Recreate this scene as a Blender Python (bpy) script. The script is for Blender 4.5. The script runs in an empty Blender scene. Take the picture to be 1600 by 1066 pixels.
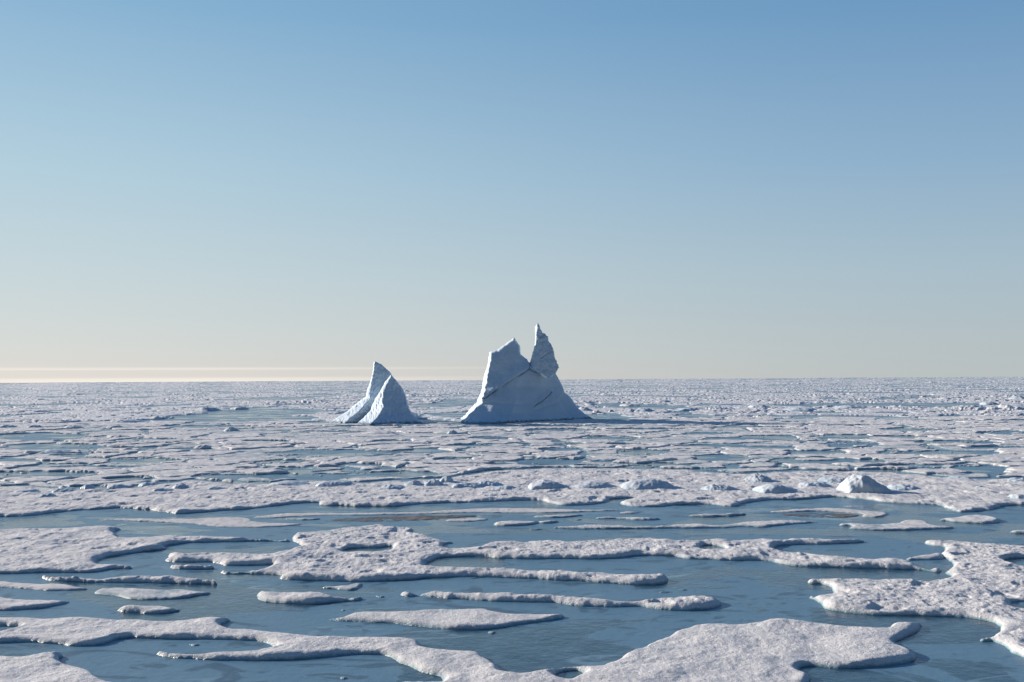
import bpy, math, random
import numpy as np
from mathutils import Matrix, Vector
from mathutils.geometry import delaunay_2d_cdt
R = math.radians
sc = bpy.context.scene
COL = sc.collection

# ------------------------------------------------------------------ camera
CAMH = 15.0
PITCH, ROLL = 2.216, -0.344
FPX = 1600 * 35 / 36.0
cam = bpy.data.cameras.new('camera'); camo = bpy.data.objects.new('camera', cam); COL.objects.link(camo)
cam.lens = 35; cam.sensor_width = 36; cam.clip_start = 0.5; cam.clip_end = 200000
MC = Matrix.Rotation(R(90 + PITCH), 4, 'X') @ Matrix.Rotation(R(ROLL), 4, 'Z')
camo.matrix_world = Matrix.Translation((0, 0, CAMH)) @ MC
sc.camera = camo

# ------------------------------------------------------------------ light
SUN_EL, SUN_AZ = 17.0, 60.0            # azimuth to the left of the viewing direction
sd_ = Vector((-math.sin(R(SUN_AZ)) * math.cos(R(SUN_EL)), math.cos(R(SUN_AZ)) * math.cos(R(SUN_EL)), math.sin(R(SUN_EL))))
sun = bpy.data.lights.new('sun', 'SUN'); sun.energy = 4.3; sun.angle = R(0.55); sun.color = (1.0, 0.877, 0.762)
suno = bpy.data.objects.new('sun', sun); COL.objects.link(suno)
suno.rotation_euler = sd_.to_track_quat('Z', 'Y').to_euler()
suno.location = sd_ * 500
w = bpy.data.worlds.new('World'); sc.world = w; w.use_nodes = True
nt = w.node_tree; nt.nodes.clear()
N = nt.nodes.new; L = nt.links.new
out = N('ShaderNodeOutputWorld'); bg = N('ShaderNodeBackground'); sky = N('ShaderNodeTexSky')
sky.sky_type = 'NISHITA'; sky.sun_disc = False; sky.sun_elevation = R(SUN_EL); sky.sun_rotation = R(-SUN_AZ)
sky.altitude = 0; sky.air_density = 1.0; sky.dust_density = 0.15; sky.ozone_density = 2.5
bg.inputs['Strength'].default_value = 0.11
L(bg.outputs[0], out.inputs[0])
# thin stratus band lying on the horizon, brighter towards the sun
tc = N('ShaderNodeTexCoord'); sep = N('ShaderNodeSeparateXYZ'); L(tc.outputs['Generated'], sep.inputs[0])
band = N('ShaderNodeValToRGB')
mz = N('ShaderNodeMath'); mz.operation = 'MULTIPLY'; mz.inputs[1].default_value = 40.0; L(sep.outputs['Z'], mz.inputs[0])
L(mz.outputs[0], band.inputs[0])
cr = band.color_ramp; cr.interpolation = 'LINEAR'
els = [(0.0, 1.0), (0.10, .85), (0.17, 0.2), (0.25, 0.12), (0.42, .16), (0.475, .75), (0.51, .45), (0.56, 0.05), (0.7, 0.0)]
while len(cr.elements) > 1: cr.elements.remove(cr.elements[-1])
cr.elements[0].position = 0; cr.elements[0].color = (1, 1, 1, 1)
for p, v in els[1:]:
    e = cr.elements.new(p); e.color = (v, v, v, 1)
az = N('ShaderNodeMapRange'); az.inputs['From Min'].default_value = 0.06; az.inputs['From Max'].default_value = -0.30
az.inputs['To Min'].default_value = 0.0; az.inputs['To Max'].default_value = 1.0; L(sep.outputs['X'], az.inputs['Value'])
mul = N('ShaderNodeMath'); mul.operation = 'MULTIPLY'; L(band.outputs[0], mul.inputs[0]); L(az.outputs[0], mul.inputs[1])
mix = N('ShaderNodeMix'); mix.data_type = 'RGBA'; mix.inputs['B'].default_value = (7.6, 6.9, 6.2, 1)
hs = N('ShaderNodeHueSaturation'); hs.inputs['Saturation'].default_value = 0.75; L(sky.outputs[0], hs.inputs['Color'])
EXPO = 0.62
def lin(c): return tuple((((v / 255) + .055) / 1.055) ** 2.4 / (2 ** EXPO * .11) for v in c)
# air colour by height above the horizon: clear blue overhead, pale marine haze low down, paler towards the sun
SKYL = [(0.0, (221, 214, 208)), (.03, (214, 216, 213)), (.10, (199, 213, 217)), (.20, (178, 206, 220)), (.34, (139, 181, 212)), (.60, (88, 136, 188)), (1.0, (52, 96, 158))]
SKYR = [(0.0, (180, 189, 191)), (.03, (177, 189, 194)), (.10, (165, 187, 200)), (.20, (138, 172, 201)), (.34, (103, 148, 190)), (.60, (62, 110, 164)), (1.0, (46, 88, 150))]
def ramp(tab):
    r = N('ShaderNodeValToRGB'); e = r.color_ramp.elements
    while len(e) > 1: e.remove(e[-1])
    for k, (p, c) in enumerate(tab):
        q = e[0] if k == 0 else e.new(p)
        q.position = p; q.color = tuple(v / 20 for v in lin(c)) + (1,)
    L(sep.outputs['Z'], r.inputs[0]); return r
rl, rr_ = ramp(SKYL), ramp(SKYR)
side = N('ShaderNodeMapRange'); side.interpolation_type = 'SMOOTHSTEP'
for k, v in (('From Min', -.62), ('From Max', .62), ('To Min', 0), ('To Max', 1)): side.inputs[k].default_value = v
L(sep.outputs['X'], side.inputs['Value'])
gm = N('ShaderNodeMix'); gm.data_type = 'RGBA'; L(side.outputs[0], gm.inputs['Factor']); L(rl.outputs[0], gm.inputs['A']); L(rr_.outputs[0], gm.inputs['B'])
sc20 = N('ShaderNodeVectorMath'); sc20.operation = 'SCALE'; sc20.inputs['Scale'].default_value = 20; L(gm.outputs['Result'], sc20.inputs[0])
back = N('ShaderNodeMapRange'); L(sep.outputs['Y'], back.inputs['Value'])
for k, v in (('From Min', -.5), ('From Max', .6), ('To Min', .38), ('To Max', 1)): back.inputs[k].default_value = v
scb = N('ShaderNodeVectorMath'); scb.operation = 'SCALE'; L(sc20.outputs[0], scb.inputs[0]); L(back.outputs[0], scb.inputs['Scale'])
gs = N('ShaderNodeMix'); gs.data_type = 'RGBA'; gs.inputs['Factor'].default_value = .97; L(hs.outputs[0], gs.inputs['A']); L(scb.outputs[0], gs.inputs['B'])
L(gs.outputs['Result'], mix.inputs['A'])
ms = N('ShaderNodeMath'); ms.operation = 'MULTIPLY'; ms.inputs[1].default_value = .8; L(mul.outputs[0], ms.inputs[0]); L(ms.outputs[0], mix.inputs['Factor'])
mix.inputs['B'].default_value = lin((252, 244, 232)) + (1,)
L(mix.outputs['Result'], bg.inputs['Color'])
sc.view_settings.view_transform = 'Standard'; sc.view_settings.look = 'None'
sc.view_settings.exposure = EXPO; sc.view_settings.gamma = 1; sc.view_settings.use_curve_mapping = False
sc.cycles.max_bounces = 5; sc.cycles.diffuse_bounces = 3; sc.cycles.glossy_bounces = 3

# ------------------------------------------------------------------ maths helpers
MR = np.array(MC.to_3x3())
def ray(px, py):
    px = np.asarray(px, float); py = np.asarray(py, float)
    c = np.stack([(px - 800) / FPX, -(py - 533) / FPX, -np.ones_like(px)], -1)
    return c @ MR.T
def unproj(px, py, z=0.0):
    d = ray(px, py); t = (z - CAMH) / d[..., 2]
    return d[..., 0] * t, d[..., 1] * t
def proj(x, y, z=0.0):
    x = np.asarray(x, float)
    p = np.stack([x, np.asarray(y, float) + 0 * x, z - CAMH + 0 * x], -1) @ MR
    return 800 - p[..., 0] / p[..., 2] * FPX, 533 + p[..., 1] / p[..., 2] * FPX
def _h(ix, iy, seed):
    n = (ix.astype(np.int64) * 374761393 + iy.astype(np.int64) * 668265263 + seed * 1442695041) & 0x7fffffff
    n = ((n ^ (n >> 13)) * 1274126177) & 0x7fffffff
    n = ((n ^ (n >> 15)) * 2246822519) & 0x7fffffff
    return (n ^ (n >> 16)) & 0xffff
def pn(x, y, seed=0):
    x, y = np.broadcast_arrays(x, y)
    x0 = np.floor(x); y0 = np.floor(y); fx = x - x0; fy = y - y0
    def g(i, j):
        a = _h(x0 + i, y0 + j, seed) * (2 * np.pi / 65536)
        return np.cos(a) * (fx - i) + np.sin(a) * (fy - j)
    u = fx * fx * fx * (fx * (fx * 6 - 15) + 10); v = fy * fy * fy * (fy * (fy * 6 - 15) + 10)
    a = g(0, 0) * (1 - u) + g(1, 0) * u; b = g(0, 1) * (1 - u) + g(1, 1) * u
    return (a * (1 - v) + b * v) * 1.5
def fbm(x, y, seed=0, o=4, lac=2.03, gain=.5):
    s = 0; a = 1.0; t = 0
    for k in range(o):
        s = s + a * pn(x, y, seed + 17 * k); t += a; a *= gain; x = x * lac + 3.7; y = y * lac + 1.3
    return s / t * 1.3
def ss(a, b, x):
    t = np.clip((x - a) / (b - a), 0, 1); return t * t * (3 - 2 * t)
def poly_sd(P, x, y):
    """signed distance, positive inside"""
    P = np.asarray(P, float); n = len(P)
    d2 = np.full(x.shape, 1e18); ins = np.zeros(x.shape, bool)
    for i in range(n):
        ax, ay = P[i]; bx, by = P[(i + 1) % n]
        ex, ey = bx - ax, by - ay; wx = x - ax; wy = y - ay
        t = np.clip((wx * ex + wy * ey) / (ex * ex + ey * ey + 1e-12), 0, 1)
        d2 = np.minimum(d2, (wx - ex * t) ** 2 + (wy - ey * t) ** 2)
        if ay != by:
            c = ((ay > y) != (by > y)) & (x < ex * (y - ay) / (by - ay) + ax)
            ins ^= c
    d = np.sqrt(d2)
    return np.where(ins, d, -d)

# ------------------------------------------------------------------ object helpers
def tag(o, label=None, cat=None, group=None, kind=None):
    if label: o['label'] = label
    if cat: o['category'] = cat
    if group: o['group'] = group
    if kind: o['kind'] = kind
    return o
def mesh_obj(name, V, F, mat, loc=(0, 0, 0), smooth=True, parent=None):
    V = np.asarray(V, np.float32); F = np.asarray(F, np.int32)
    me = bpy.data.meshes.new(name)
    k = F.shape[1]
    me.vertices.add(len(V)); me.vertices.foreach_set('co', (V - np.asarray(loc, np.float32)).ravel())
    me.loops.add(F.size); me.loops.foreach_set('vertex_index', F.ravel())
    me.polygons.add(len(F)); me.polygons.foreach_set('loop_start', np.arange(0, F.size, k, dtype=np.int32))
    me.polygons.foreach_set('use_smooth', np.full(len(F), smooth))
    me.update(calc_edges=True); me.validate()
    me.materials.append(mat)
    o = bpy.data.objects.new(name, me); COL.objects.link(o); o.location = loc
    if parent: o.parent = parent
    return o
def grid_faces(keep):
    ny, nx = keep.shape
    idx = np.arange(ny * nx).reshape(ny, nx)
    k = keep[:-1, :-1] | keep[1:, :-1] | keep[:-1, 1:] | keep[1:, 1:]
    q = np.stack([idx[:-1, :-1][k], idx[:-1, 1:][k], idx[1:, 1:][k], idx[1:, :-1][k]], -1)
    used = np.unique(q); m = np.full(ny * nx, -1); m[used] = np.arange(len(used))
    return used, m[q]

# ------------------------------------------------------------------ materials
def nmat(name):
    m = bpy.data.materials.new(name); m.use_nodes = True
    return m, m.node_tree, m.node_tree.nodes['Principled BSDF']
def noise(nt, scale, detail=4, rough=.55, vec=None, dist=0):
    n = nt.nodes.new('ShaderNodeTexNoise'); n.inputs['Scale'].default_value = scale
    n.inputs['Detail'].default_value = detail; n.inputs['Roughness'].default_value = rough
    n.inputs['Distortion'].default_value = dist
    if vec: nt.links.new(vec, n.inputs['Vector'])
    return n
def mrange(nt, sock, a, b, c, d):
    n = nt.nodes.new('ShaderNodeMapRange')
    for k, v in zip(('From Min', 'From Max', 'To Min', 'To Max'), (a, b, c, d)): n.inputs[k].default_value = v
    nt.links.new(sock, n.inputs['Value']); return n.outputs[0]
def mixc(nt, fac, a, b):
    n = nt.nodes.new('ShaderNodeMix'); n.data_type = 'RGBA'
    for k, v in (('A', a), ('B', b)):
        if isinstance(v, tuple): n.inputs[k].default_value = v + (1,)
        else: nt.links.new(v, n.inputs[k])
    if isinstance(fac, float): n.inputs['Factor'].default_value = fac
    else: nt.links.new(fac, n.inputs['Factor'])
    return n.outputs['Result']
def math_(nt, op, a, b):
    n = nt.nodes.new('ShaderNodeMath'); n.operation = op
    for i, v in enumerate((a, b)):
        if isinstance(v, (int, float)): n.inputs[i].default_value = v
        else: nt.links.new(v, n.inputs[i])
    return n.outputs[0]

def snow_mat(name, snow, snow2, ice, z0, z1, bump=.5, bdist=.05, bscale=2.2):
    m, t, p = nmat(name)
    g = t.nodes.new('ShaderNodeNewGeometry'); s = t.nodes.new('ShaderNodeSeparateXYZ'); t.links.new(g.outputs['Position'], s.inputs[0])
    n1 = noise(t, .35, 5, .6, g.outputs['Position']); n2 = noise(t, bscale, 6, .68, g.outputs['Position'])
    mq = t.nodes.new('ShaderNodeMapping'); mq.inputs['Scale'].default_value = (1.0, 1.6, 1.0); t.links.new(g.outputs['Position'], mq.inputs[0])
    n4 = noise(t, bscale * 2.6, 3, .7, mq.outputs[0])
    base = mixc(t, mrange(t, n1.outputs['Fac'], .35, .65, 0, 1), snow, snow2)
    zz = math_(t, 'ADD', s.outputs['Z'], mrange(t, n2.outputs['Fac'], .3, .7, -.05, .05))
    c = mixc(t, mrange(t, zz, z0, z1, 0, 1), ice, base)
    t.links.new(c, p.inputs['Base Color'])
    t.links.new(mrange(t, zz, z0, z1, .3, .8), p.inputs['Roughness'])
    p.inputs['Specular IOR Level'].default_value = .3
    n7 = noise(t, bscale * 3.4, 2, .5, mq.outputs[0]); pit = mrange(t, n7.outputs['Fac'], .58, .68, 0, -.22)
    b = t.nodes.new('ShaderNodeBump'); b.inputs['Strength'].default_value = bump; b.inputs['Distance'].default_value = bdist
    t.links.new(math_(t, 'ADD', pit, math_(t, 'ADD', math_(t, 'MULTIPLY', n2.outputs['Fac'], .7), math_(t, 'MULTIPLY', n4.outputs['Fac'], .6))), b.inputs['Height']); t.links.new(b.outputs[0], p.inputs['Normal'])
    return m
M_SNOW = snow_mat('floe_snow', (.82, .81, .795), (.69, .70, .715), (.17, .33, .39), .02, .17, .9, .15)
M_THIN = snow_mat('thin_floe_snow', (.72, .70, .68), (.58, .59, .60), (.30, .38, .40), .0, .07, .8, .06)
M_SLUSH = snow_mat('brown_slush', (.10, .096, .098), (.22, .21, .20), (.05, .07, .09), .0, .035, .8, .05, 1.2)
M_HUM = snow_mat('hummock_ice', (.64, .69, .73), (.54, .63, .71), (.45, .62, .70), .2, .6, .6, .12, 1.1)
M_PACK = snow_mat('pack_ice_snow', (.78, .785, .78), (.60, .64, .68), (.20, .33, .42), .0, .25, .8, .5, .25)

def water_mat():
    m, t, p = nmat('sea_water')
    g = t.nodes.new('ShaderNodeNewGeometry'); P = g.outputs['Position']
    mp = t.nodes.new('ShaderNodeMapping'); mp.inputs['Scale'].default_value = (.06, .10, 1); t.links.new(P, mp.inputs[0])
    n1 = noise(t, 1.0, 5, .5, mp.outputs[0], .8)          # skins of new ice on the leads
    n2 = noise(t, .5, 8, .7, P, .6); n3 = noise(t, 1.6, 4, .6, P)
    f = mrange(t, n1.outputs['Fac'], .468, .482, 0, 1)
    f2 = mrange(t, n2.outputs['Fac'], .35, .65, 0, 1)
    a = mixc(t, f, (.014, .058, .100), (.105, .215, .310))
    b = mixc(t, math_(t, 'MULTIPLY', f2, .35), a, (.15, .27, .36))
    n5 = noise(t, .16, 5, .62, mp.outputs[0], 1.5); n6 = noise(t, 3.2, 3, .6, mp.outputs[0], 2.0)
    ln = mrange(t, math_(t, 'ABSOLUTE', math_(t, 'SUBTRACT', n5.outputs['Fac'], .52), 0), .002, .006, .55, 0)
    b = mixc(t, ln, b, (.20, .33, .42))
    dk = mrange(t, n6.outputs['Fac'], .56, .62, 0, .6)
    b = mixc(t, dk, b, (.030, .065, .105))
    t.links.new(b, p.inputs['Base Color'])
    t.links.new(mrange(t, f, 0, 1, .12, .36), p.inputs['Roughness'])
    p.inputs['IOR'].default_value = 1.33; p.inputs['Specular IOR Level'].default_value = .5
    bp = t.nodes.new('ShaderNodeBump'); bp.inputs['Strength'].default_value = .6; bp.inputs['Distance'].default_value = .06
    t.links.new(n3.outputs['Fac'], bp.inputs['Height']); t.links.new(bp.outputs[0], p.inputs['Normal'])
    return m
M_WATER = water_mat()

def berg_mat():
    m, t, p = nmat('iceberg_ice')
    g = t.nodes.new('ShaderNodeNewGeometry'); P = g.outputs['Position']
    s = t.nodes.new('ShaderNodeSeparateXYZ'); t.links.new(P, s.inputs[0])
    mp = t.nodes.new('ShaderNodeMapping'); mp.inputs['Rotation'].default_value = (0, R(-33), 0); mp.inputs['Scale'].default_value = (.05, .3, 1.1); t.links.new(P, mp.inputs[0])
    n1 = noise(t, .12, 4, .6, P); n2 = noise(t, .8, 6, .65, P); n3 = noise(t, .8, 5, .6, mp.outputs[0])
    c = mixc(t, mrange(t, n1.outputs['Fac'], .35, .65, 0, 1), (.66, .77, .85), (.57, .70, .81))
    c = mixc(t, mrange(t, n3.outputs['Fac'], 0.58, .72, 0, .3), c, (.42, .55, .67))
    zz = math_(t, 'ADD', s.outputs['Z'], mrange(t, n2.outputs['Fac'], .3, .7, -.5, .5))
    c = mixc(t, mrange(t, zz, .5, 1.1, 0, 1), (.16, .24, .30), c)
    t.links.new(c, p.inputs['Base Color']); p.inputs['Roughness'].default_value = .75
    p.inputs['Specular IOR Level'].default_value = .3
    h = math_(t, 'ADD', n2.outputs['Fac'], math_(t, 'MULTIPLY', n3.outputs['Fac'], .8))
    b = t.nodes.new('ShaderNodeBump'); b.inputs['Strength'].default_value = .4; b.inputs['Distance'].default_value = .3
    t.links.new(h, b.inputs['Height']); t.links.new(b.outputs[0], p.inputs['Normal'])
    return m
M_BERG = berg_mat()

# ------------------------------------------------------------------ water
wv = np.array([(-60000, -20000, 0), (60000, -20000, 0), (60000, 60000, 0), (-60000, 60000, 0)], float)
tag(mesh_obj('sea_water', wv, [[0, 1, 2, 3]], M_WATER, smooth=False), kind='structure')

# ------------------------------------------------------------------ floes
def floe_surface(x, y, sd, T, rough, edge, seed, det=1.0):
    """height of a floe whose outline distance is sd"""
    var = 1 + .45 * fbm(x / 3.5, y / 3.5, seed + 41, 2); T = T * .8 * np.clip(var, .5, 1.5)
    edge = edge * (.75 + .9 * np.clip(fbm(x / 2.6, y / 2.6, seed + 43, 2) + .2, 0, 1))
    tt = np.clip((sd + .14) / (edge * 1.5 + .14), 0, 1)
    z = -0.35 + (T + .35) * (1 - (1 - tt) ** 2) ** .5
    k = ss(.0, edge * 2.2, sd)
    z = z + k * rough * (.07 * fbm(x / 6, y / 6, seed + 5, 3) + det * (.035 * fbm(x / 1.1, y / .8, seed + 9, 2) + .04 * fbm(x / .42, y / .42, seed + 12, 3, gain=.6)))
    rg = 1 - np.abs(fbm(x / 3.2, y / 2.6, seed + 31, 3)) * 3
    z = z + k * max(rough - .6, 0) * .06 * np.clip(rg, 0, 1) ** 2
    hol = ss(.28, .5, fbm(x / 4.3, y / 3.4, seed + 77, 3))
    z = z - k * hol * np.minimum(T * .5, .18) * np.clip(rough - .5, 0, 1)
    return z
def main_piece(keep):
    runs = []; par = []; prev = []
    def find(a):
        while par[a] != a: par[a] = par[par[a]]; a = par[a]
        return a
    for r in range(keep.shape[0]):
        e = np.flatnonzero(np.diff(np.concatenate([[0], keep[r].astype(np.int8), [0]]))); cur = []
        for a, b in zip(e[::2], e[1::2]):
            k = len(par); par.append(k); runs.append((r, a, b)); cur.append((a, b, k))
            for pa, pb, pk in prev:
                if pa < b and a < pb:
                    x, y = find(pk), find(k)
                    if x != y: par[x] = y
        prev = cur
    size = {}
    for k, (r, a, b) in enumerate(runs): size[find(k)] = size.get(find(k), 0) + b - a
    best = max(size, key=size.get); m = np.zeros_like(keep)
    for k, (r, a, b) in enumerate(runs):
        if find(k) == best: m[r, a:b] = True
    return m
def make_floe(name, sdf, bbox, dx, dy, T, rough, edge, seed, mat, rag=.22, fat=0):
    x0, x1, y0, y1 = bbox
    nx = max(8, int((x1 - x0) / dx)); ny = max(8, int((y1 - y0) / dy))
    X, Y = np.meshgrid(np.linspace(x0, x1, nx), np.linspace(y0, y1, ny))
    sd = sdf(X, Y)
    sd = sd + rag * (fbm(X / 2.2, Y / 2.2, seed, 4, gain=.6)) + rag * .12 * pn(X / .6, Y / .6, seed + 3) * min(1, .12 / dx)
    sd = np.minimum(sd, np.minimum(np.minimum(X - x0, x1 - X), np.minimum(Y - y0, y1 - Y)) - .25)
    if fat: sd = sd + .10
    keep = sd > -.16
    if keep.any() and mat is not M_SLUSH:
        m = main_piece(keep); sd = np.where(m, sd, np.minimum(sd, -.2)); keep = m
    if keep.sum() < 6: return None
    used, F = grid_faces(keep)
    Z = floe_surface(X, Y, sd, T, rough, min(edge, max(.12, sd.max() * .45)), seed)
    V = np.stack([X, Y, Z], -1).reshape(-1, 3)[used]
    c = V[V[:, 2] > -.1].mean(0) if (V[:, 2] > -.1).any() else V.mean(0)
    return mesh_obj(name, V, F, mat, (c[0], c[1], 0))
S = 3.7275
def to_world(pts, T, hole=False):
    P = np.array([(u / S, 780 + v / S) for u, v in pts], float)
    x, y = unproj(P[:, 0], P[:, 1]); n = len(P)
    A = np.stack([x, y], -1)
    area = np.sum(A[:, 0] * np.roll(A[:, 1], -1) - np.roll(A[:, 0], -1) * A[:, 1])
    e = np.roll(A, -1, 0) - np.roll(A, 1, 0)
    nrm = np.stack([e[:, 1], -e[:, 0]], -1) * (1 if area > 0 else -1)
    ny = nrm[:, 1] / (np.linalg.norm(nrm, axis=1) + 1e-9)
    zz = T * np.clip((-ny if hole else ny) * 1.5, 0, 1)
    d = ray(P[:, 0], P[:, 1]); t = (zz - CAMH) / d[:, 2]
    return np.stack([d[:, 0] * t, d[:, 1] * t], -1)
def smooth_poly(A):
    for _ in range(2):
        B = np.roll(A, -1, 0); A = np.stack([A * .78 + B * .22, A * .22 + B * .78], 1).reshape(-1, 2)
    return A
TRACED = []
def traced(label, pts, T, rough, edge, seed, holes=(), mat=None, name='ice_floe', cat='ice floe', group=None, rag=.22, sm=True):
    A = to_world(pts, T)
    if sm: A = smooth_poly(A)
    H = [smooth_poly(to_world(h, T * .9, True)) for h in holes]
    def sdf(X, Y):
        s = poly_sd(A, X, Y)
        for h in H: s = np.minimum(s, -poly_sd(h, X, Y) - .12)
        return s
    D = max(A[:, 1].min(), 45); px = D / 996
    rag = min(rag, .10 + .03 * (A[:, 1].max() - A[:, 1].min())); dx = max(.075, px * 1.1); dy = max(.11, min(px * D / 15 * .6, dx * 2.6))
    b = (max(A[:, 0].min() - .5, -D * 1.5 - 25), min(A[:, 0].max() + .5, D * 1.5 + 25), max(A[:, 1].min() - .5, 26), A[:, 1].max() + .5)
    o = make_floe(name, sdf, b, dx, dy, T, rough, edge, seed, mat or M_SNOW, rag, .3)
    if o: tag(o, label, cat, group)
    TRACED.append(A)
    return o
def sh(k, pts): return [(k * 1491 + u, v) for u, v in pts]

G_LOW = [(-900, 108), (-300, 112), (0, 105), (100, 103), (200, 95), (280, 83), (400, 72), (500, 64), (600, 58), (700, 53), (800, 56), (900, 67), (980, 78), (1020, 87), (1100, 83), (1200, 75), (1350, 65), (1491, 55), (1591, 42), (1691, 28), (1791, 22), (1861, 22), (1871, 38), (1991, 38), (2111, 43), (2271, 45), (2391, 33), (2541, 25), (2691, 20), (2841, 17), (2982, 8), (3140, 5), (3200, 24), (3280, 38), (3400, 38), (3500, 25), (3545, 8), (3560, -4), (3740, -5), (3600, 14), (3640, 35), (3690, 48), (3800, 47), (3950, 32), (4100, 30), (4190, 40), (4290, 46), (4320, 24), (4473, 4), (4660, 4), (4780, -8), (4850, -14), (5014, 0), (5180, 22), (5400, 32), (5487, 38), (5545, 62), (5585, 76), (5670, 76), (5835, 52), (5800, 42), (5964, 34), (6300, 30), (7000, 40)]
G_UP = [(x * S, (y - 780) * S) for x, y in [(1880, 752), (1750, 755), (1600, 746), (1500, 748), (1400, 737), (1250, 734), (1150, 741), (1080, 733), (1000, 731), (850, 731), (760, 735), (700, 747), (620, 750), (560, 754), (480, 748), (400, 757), (300, 749), (250, 757), (200, 762), (100, 764), (40, 758), (-100, 764), (-240, 760)]]
traced('broad rough snow-covered floe with a ridge of ice lumps, crossing the whole width', G_LOW + G_UP, .40, 1.5, .55, 11, rag=.5)
traced('large ragged floe at the left edge below the ridged floe, with a thin right arm',
       [(-900, 168), (0, 172), (150, 162), (400, 158), (520, 148), (620, 142), (710, 160), (650, 178), (690, 215), (850, 212), (980, 205), (1150, 203), (1350, 212), (1491, 220), (1680, 222), (1680, 245), (1491, 246), (1300, 248), (1100, 254), (1000, 264), (930, 270), (985, 290), (850, 302), (720, 322), (600, 340), (520, 362), (640, 365), (790, 388), (660, 403), (560, 425), (430, 430), (250, 426), (120, 434), (0, 434), (-900, 430)], .40, 1.3, .4, 21)
traced('long lumpy strip of ice hugging the lower side of the large left floe',
       [(250, 452), (280, 436), (400, 440), (560, 444), (700, 434), (900, 430), (1050, 434), (1200, 450), (1265, 475), (1240, 495), (1100, 492), (900, 487), (700, 485), (560, 487), (480, 478), (350, 475), (260, 464)], .50, 2.0, .45, 22)
traced('thin flat pointed floe at the left edge, upper of the two left edge tongues',
       [(-900, 462), (0, 468), (100, 480), (230, 487), (400, 490), (460, 505), (520, 522), (420, 533), (250, 533), (120, 520), (0, 515), (-900, 510)], .14, .5, .25, 23, mat=M_THIN)
traced('blunt snow-covered floe at the left edge, lower of the two left edge tongues',
       [(-900, 545), (0, 548), (60, 560), (110, 572), (380, 578), (400, 590), (340, 620), (200, 640), (0, 652), (-900, 650)], .30, .8, .35, 24)
traced('flat leaf shaped floe with a raised rear rim above the small oval floe',
       [(550, 545), (590, 518), (700, 512), (870, 515), (900, 520), (1080, 517), (1140, 530), (1240, 542), (1160, 560), (1050, 580), (870, 588), (750, 580), (660, 558), (560, 553)], .16, .8, .25, 25)
traced('small smooth oval floe alone in dark water near the left',
       [(680, 650), (760, 618), (860, 605), (960, 605), (1040, 625), (1050, 645), (980, 662), (860, 667), (760, 660)], .36, .7, .5, 26)
BIG = [(-900, 668), (0, 672), (300, 675), (560, 685), (820, 685), (860, 695), (1050, 690), (1200, 678), (1290, 678), (1335, 700), (1260, 730), (1300, 742), (1491, 747)] \
    + sh(1, [(100, 750), (200, 778), (500, 785), (750, 795), (900, 800), (940, 825), (970, 850), (1130, 865), (1290, 875), (1330, 920), (1410, 975), (1400, 990), (1491, 998)]) \
    + sh(2, [(100, 990), (200, 975), (300, 955), (500, 952), (620, 910), (720, 870), (800, 830), (900, 785), (1000, 740), (1080, 715), (1250, 708), (1430, 710), (1480, 690)]) \
    + sh(3, [(10, 688), (150, 690), (300, 705), (450, 722), (650, 738), (720, 732), (745, 708), (830, 700), (900, 735), (860, 770), (740, 820), (720, 840), (800, 880), (860, 915), (830, 945), (700, 965), (500, 980), (380, 985), (250, 965), (170, 975), (160, 1010), (240, 1045), (220, 1075), (120, 1250), (-100, 1500)]) \
    + [(3300, 1600), (2600, 1400), (2200, 1200), (2300, 1068), (2500, 1058), (2600, 1045), (2590, 1030), (2490, 1015), (2400, 980), (2330, 945), (2270, 910), (2190, 903), (2000, 905), (1800, 925), (1600, 935), (1491, 938), (1300, 935), (1050, 930), (960, 915), (920, 900), (1000, 880), (1250, 875), (1491, 868), (1620, 850), (1580, 835), (1491, 822), (1150, 815), (820, 810), (770, 800), (660, 815), (640, 830), (560, 850), (440, 855), (350, 845), (200, 830), (0, 838), (-900, 835)]
traced('huge smooth snow floe filling the near foreground, winding from the left edge to bottom right',
       BIG, .36, .75, .32, 27, holes=[[(-400, 735), (0, 738), (150, 748), (0, 768), (-400, 765)], [(3222, 1024), (3258, 1008), (3300, 998), (3380, 996), (3405, 1004), (3350, 1022), (3280, 1030)]], rag=.14)
traced('snow floe filling the bottom left corner with a sloping right side',
       [(-900, 900), (0, 903), (150, 905), (230, 890), (310, 880), (355, 890), (320, 910), (340, 935), (420, 945), (500, 970), (540, 1010), (620, 1045), (720, 1075), (800, 1400), (-900, 1400)], .36, .8, .32, 28, rag=.14)
traced('thick rounded oval floe alone in open water left of the foreground centre',
       [(1503, 570), (1511, 545), (1590, 520), (1700, 515), (1860, 522), (1950, 540), (2060, 550), (2110, 568), (2060, 590), (1900, 605), (1750, 612), (1600, 600), (1520, 590)], .52, .8, .75, 29)
traced('small thin floe tucked behind the thick oval floe',
       [(1880, 516), (1930, 503), (2000, 497), (2050, 488), (2070, 482), (2115, 486), (2095, 496), (2090, 525), (2040, 532), (1960, 522)], .16, .8, .25, 30)
traced('long bumpy floe with a wide rounded right end lying in the open foreground water',
       [(2325, 552), (2380, 538), (2450, 525), (2540, 518), (2650, 528), (2982, 535), (3150, 543), (3350, 558), (3600, 570), (3750, 572), (3850, 560), (3960, 545), (4080, 548), (4170, 580), (4205, 605), (4195, 625), (4100, 640), (3950, 652), (3850, 642), (3730, 625), (3600, 630), (3400, 625), (3280, 610), (3200, 600), (2982, 598), (2800, 592), (2600, 577), (2500, 567)], .42, 1.7, .5, 31)
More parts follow.
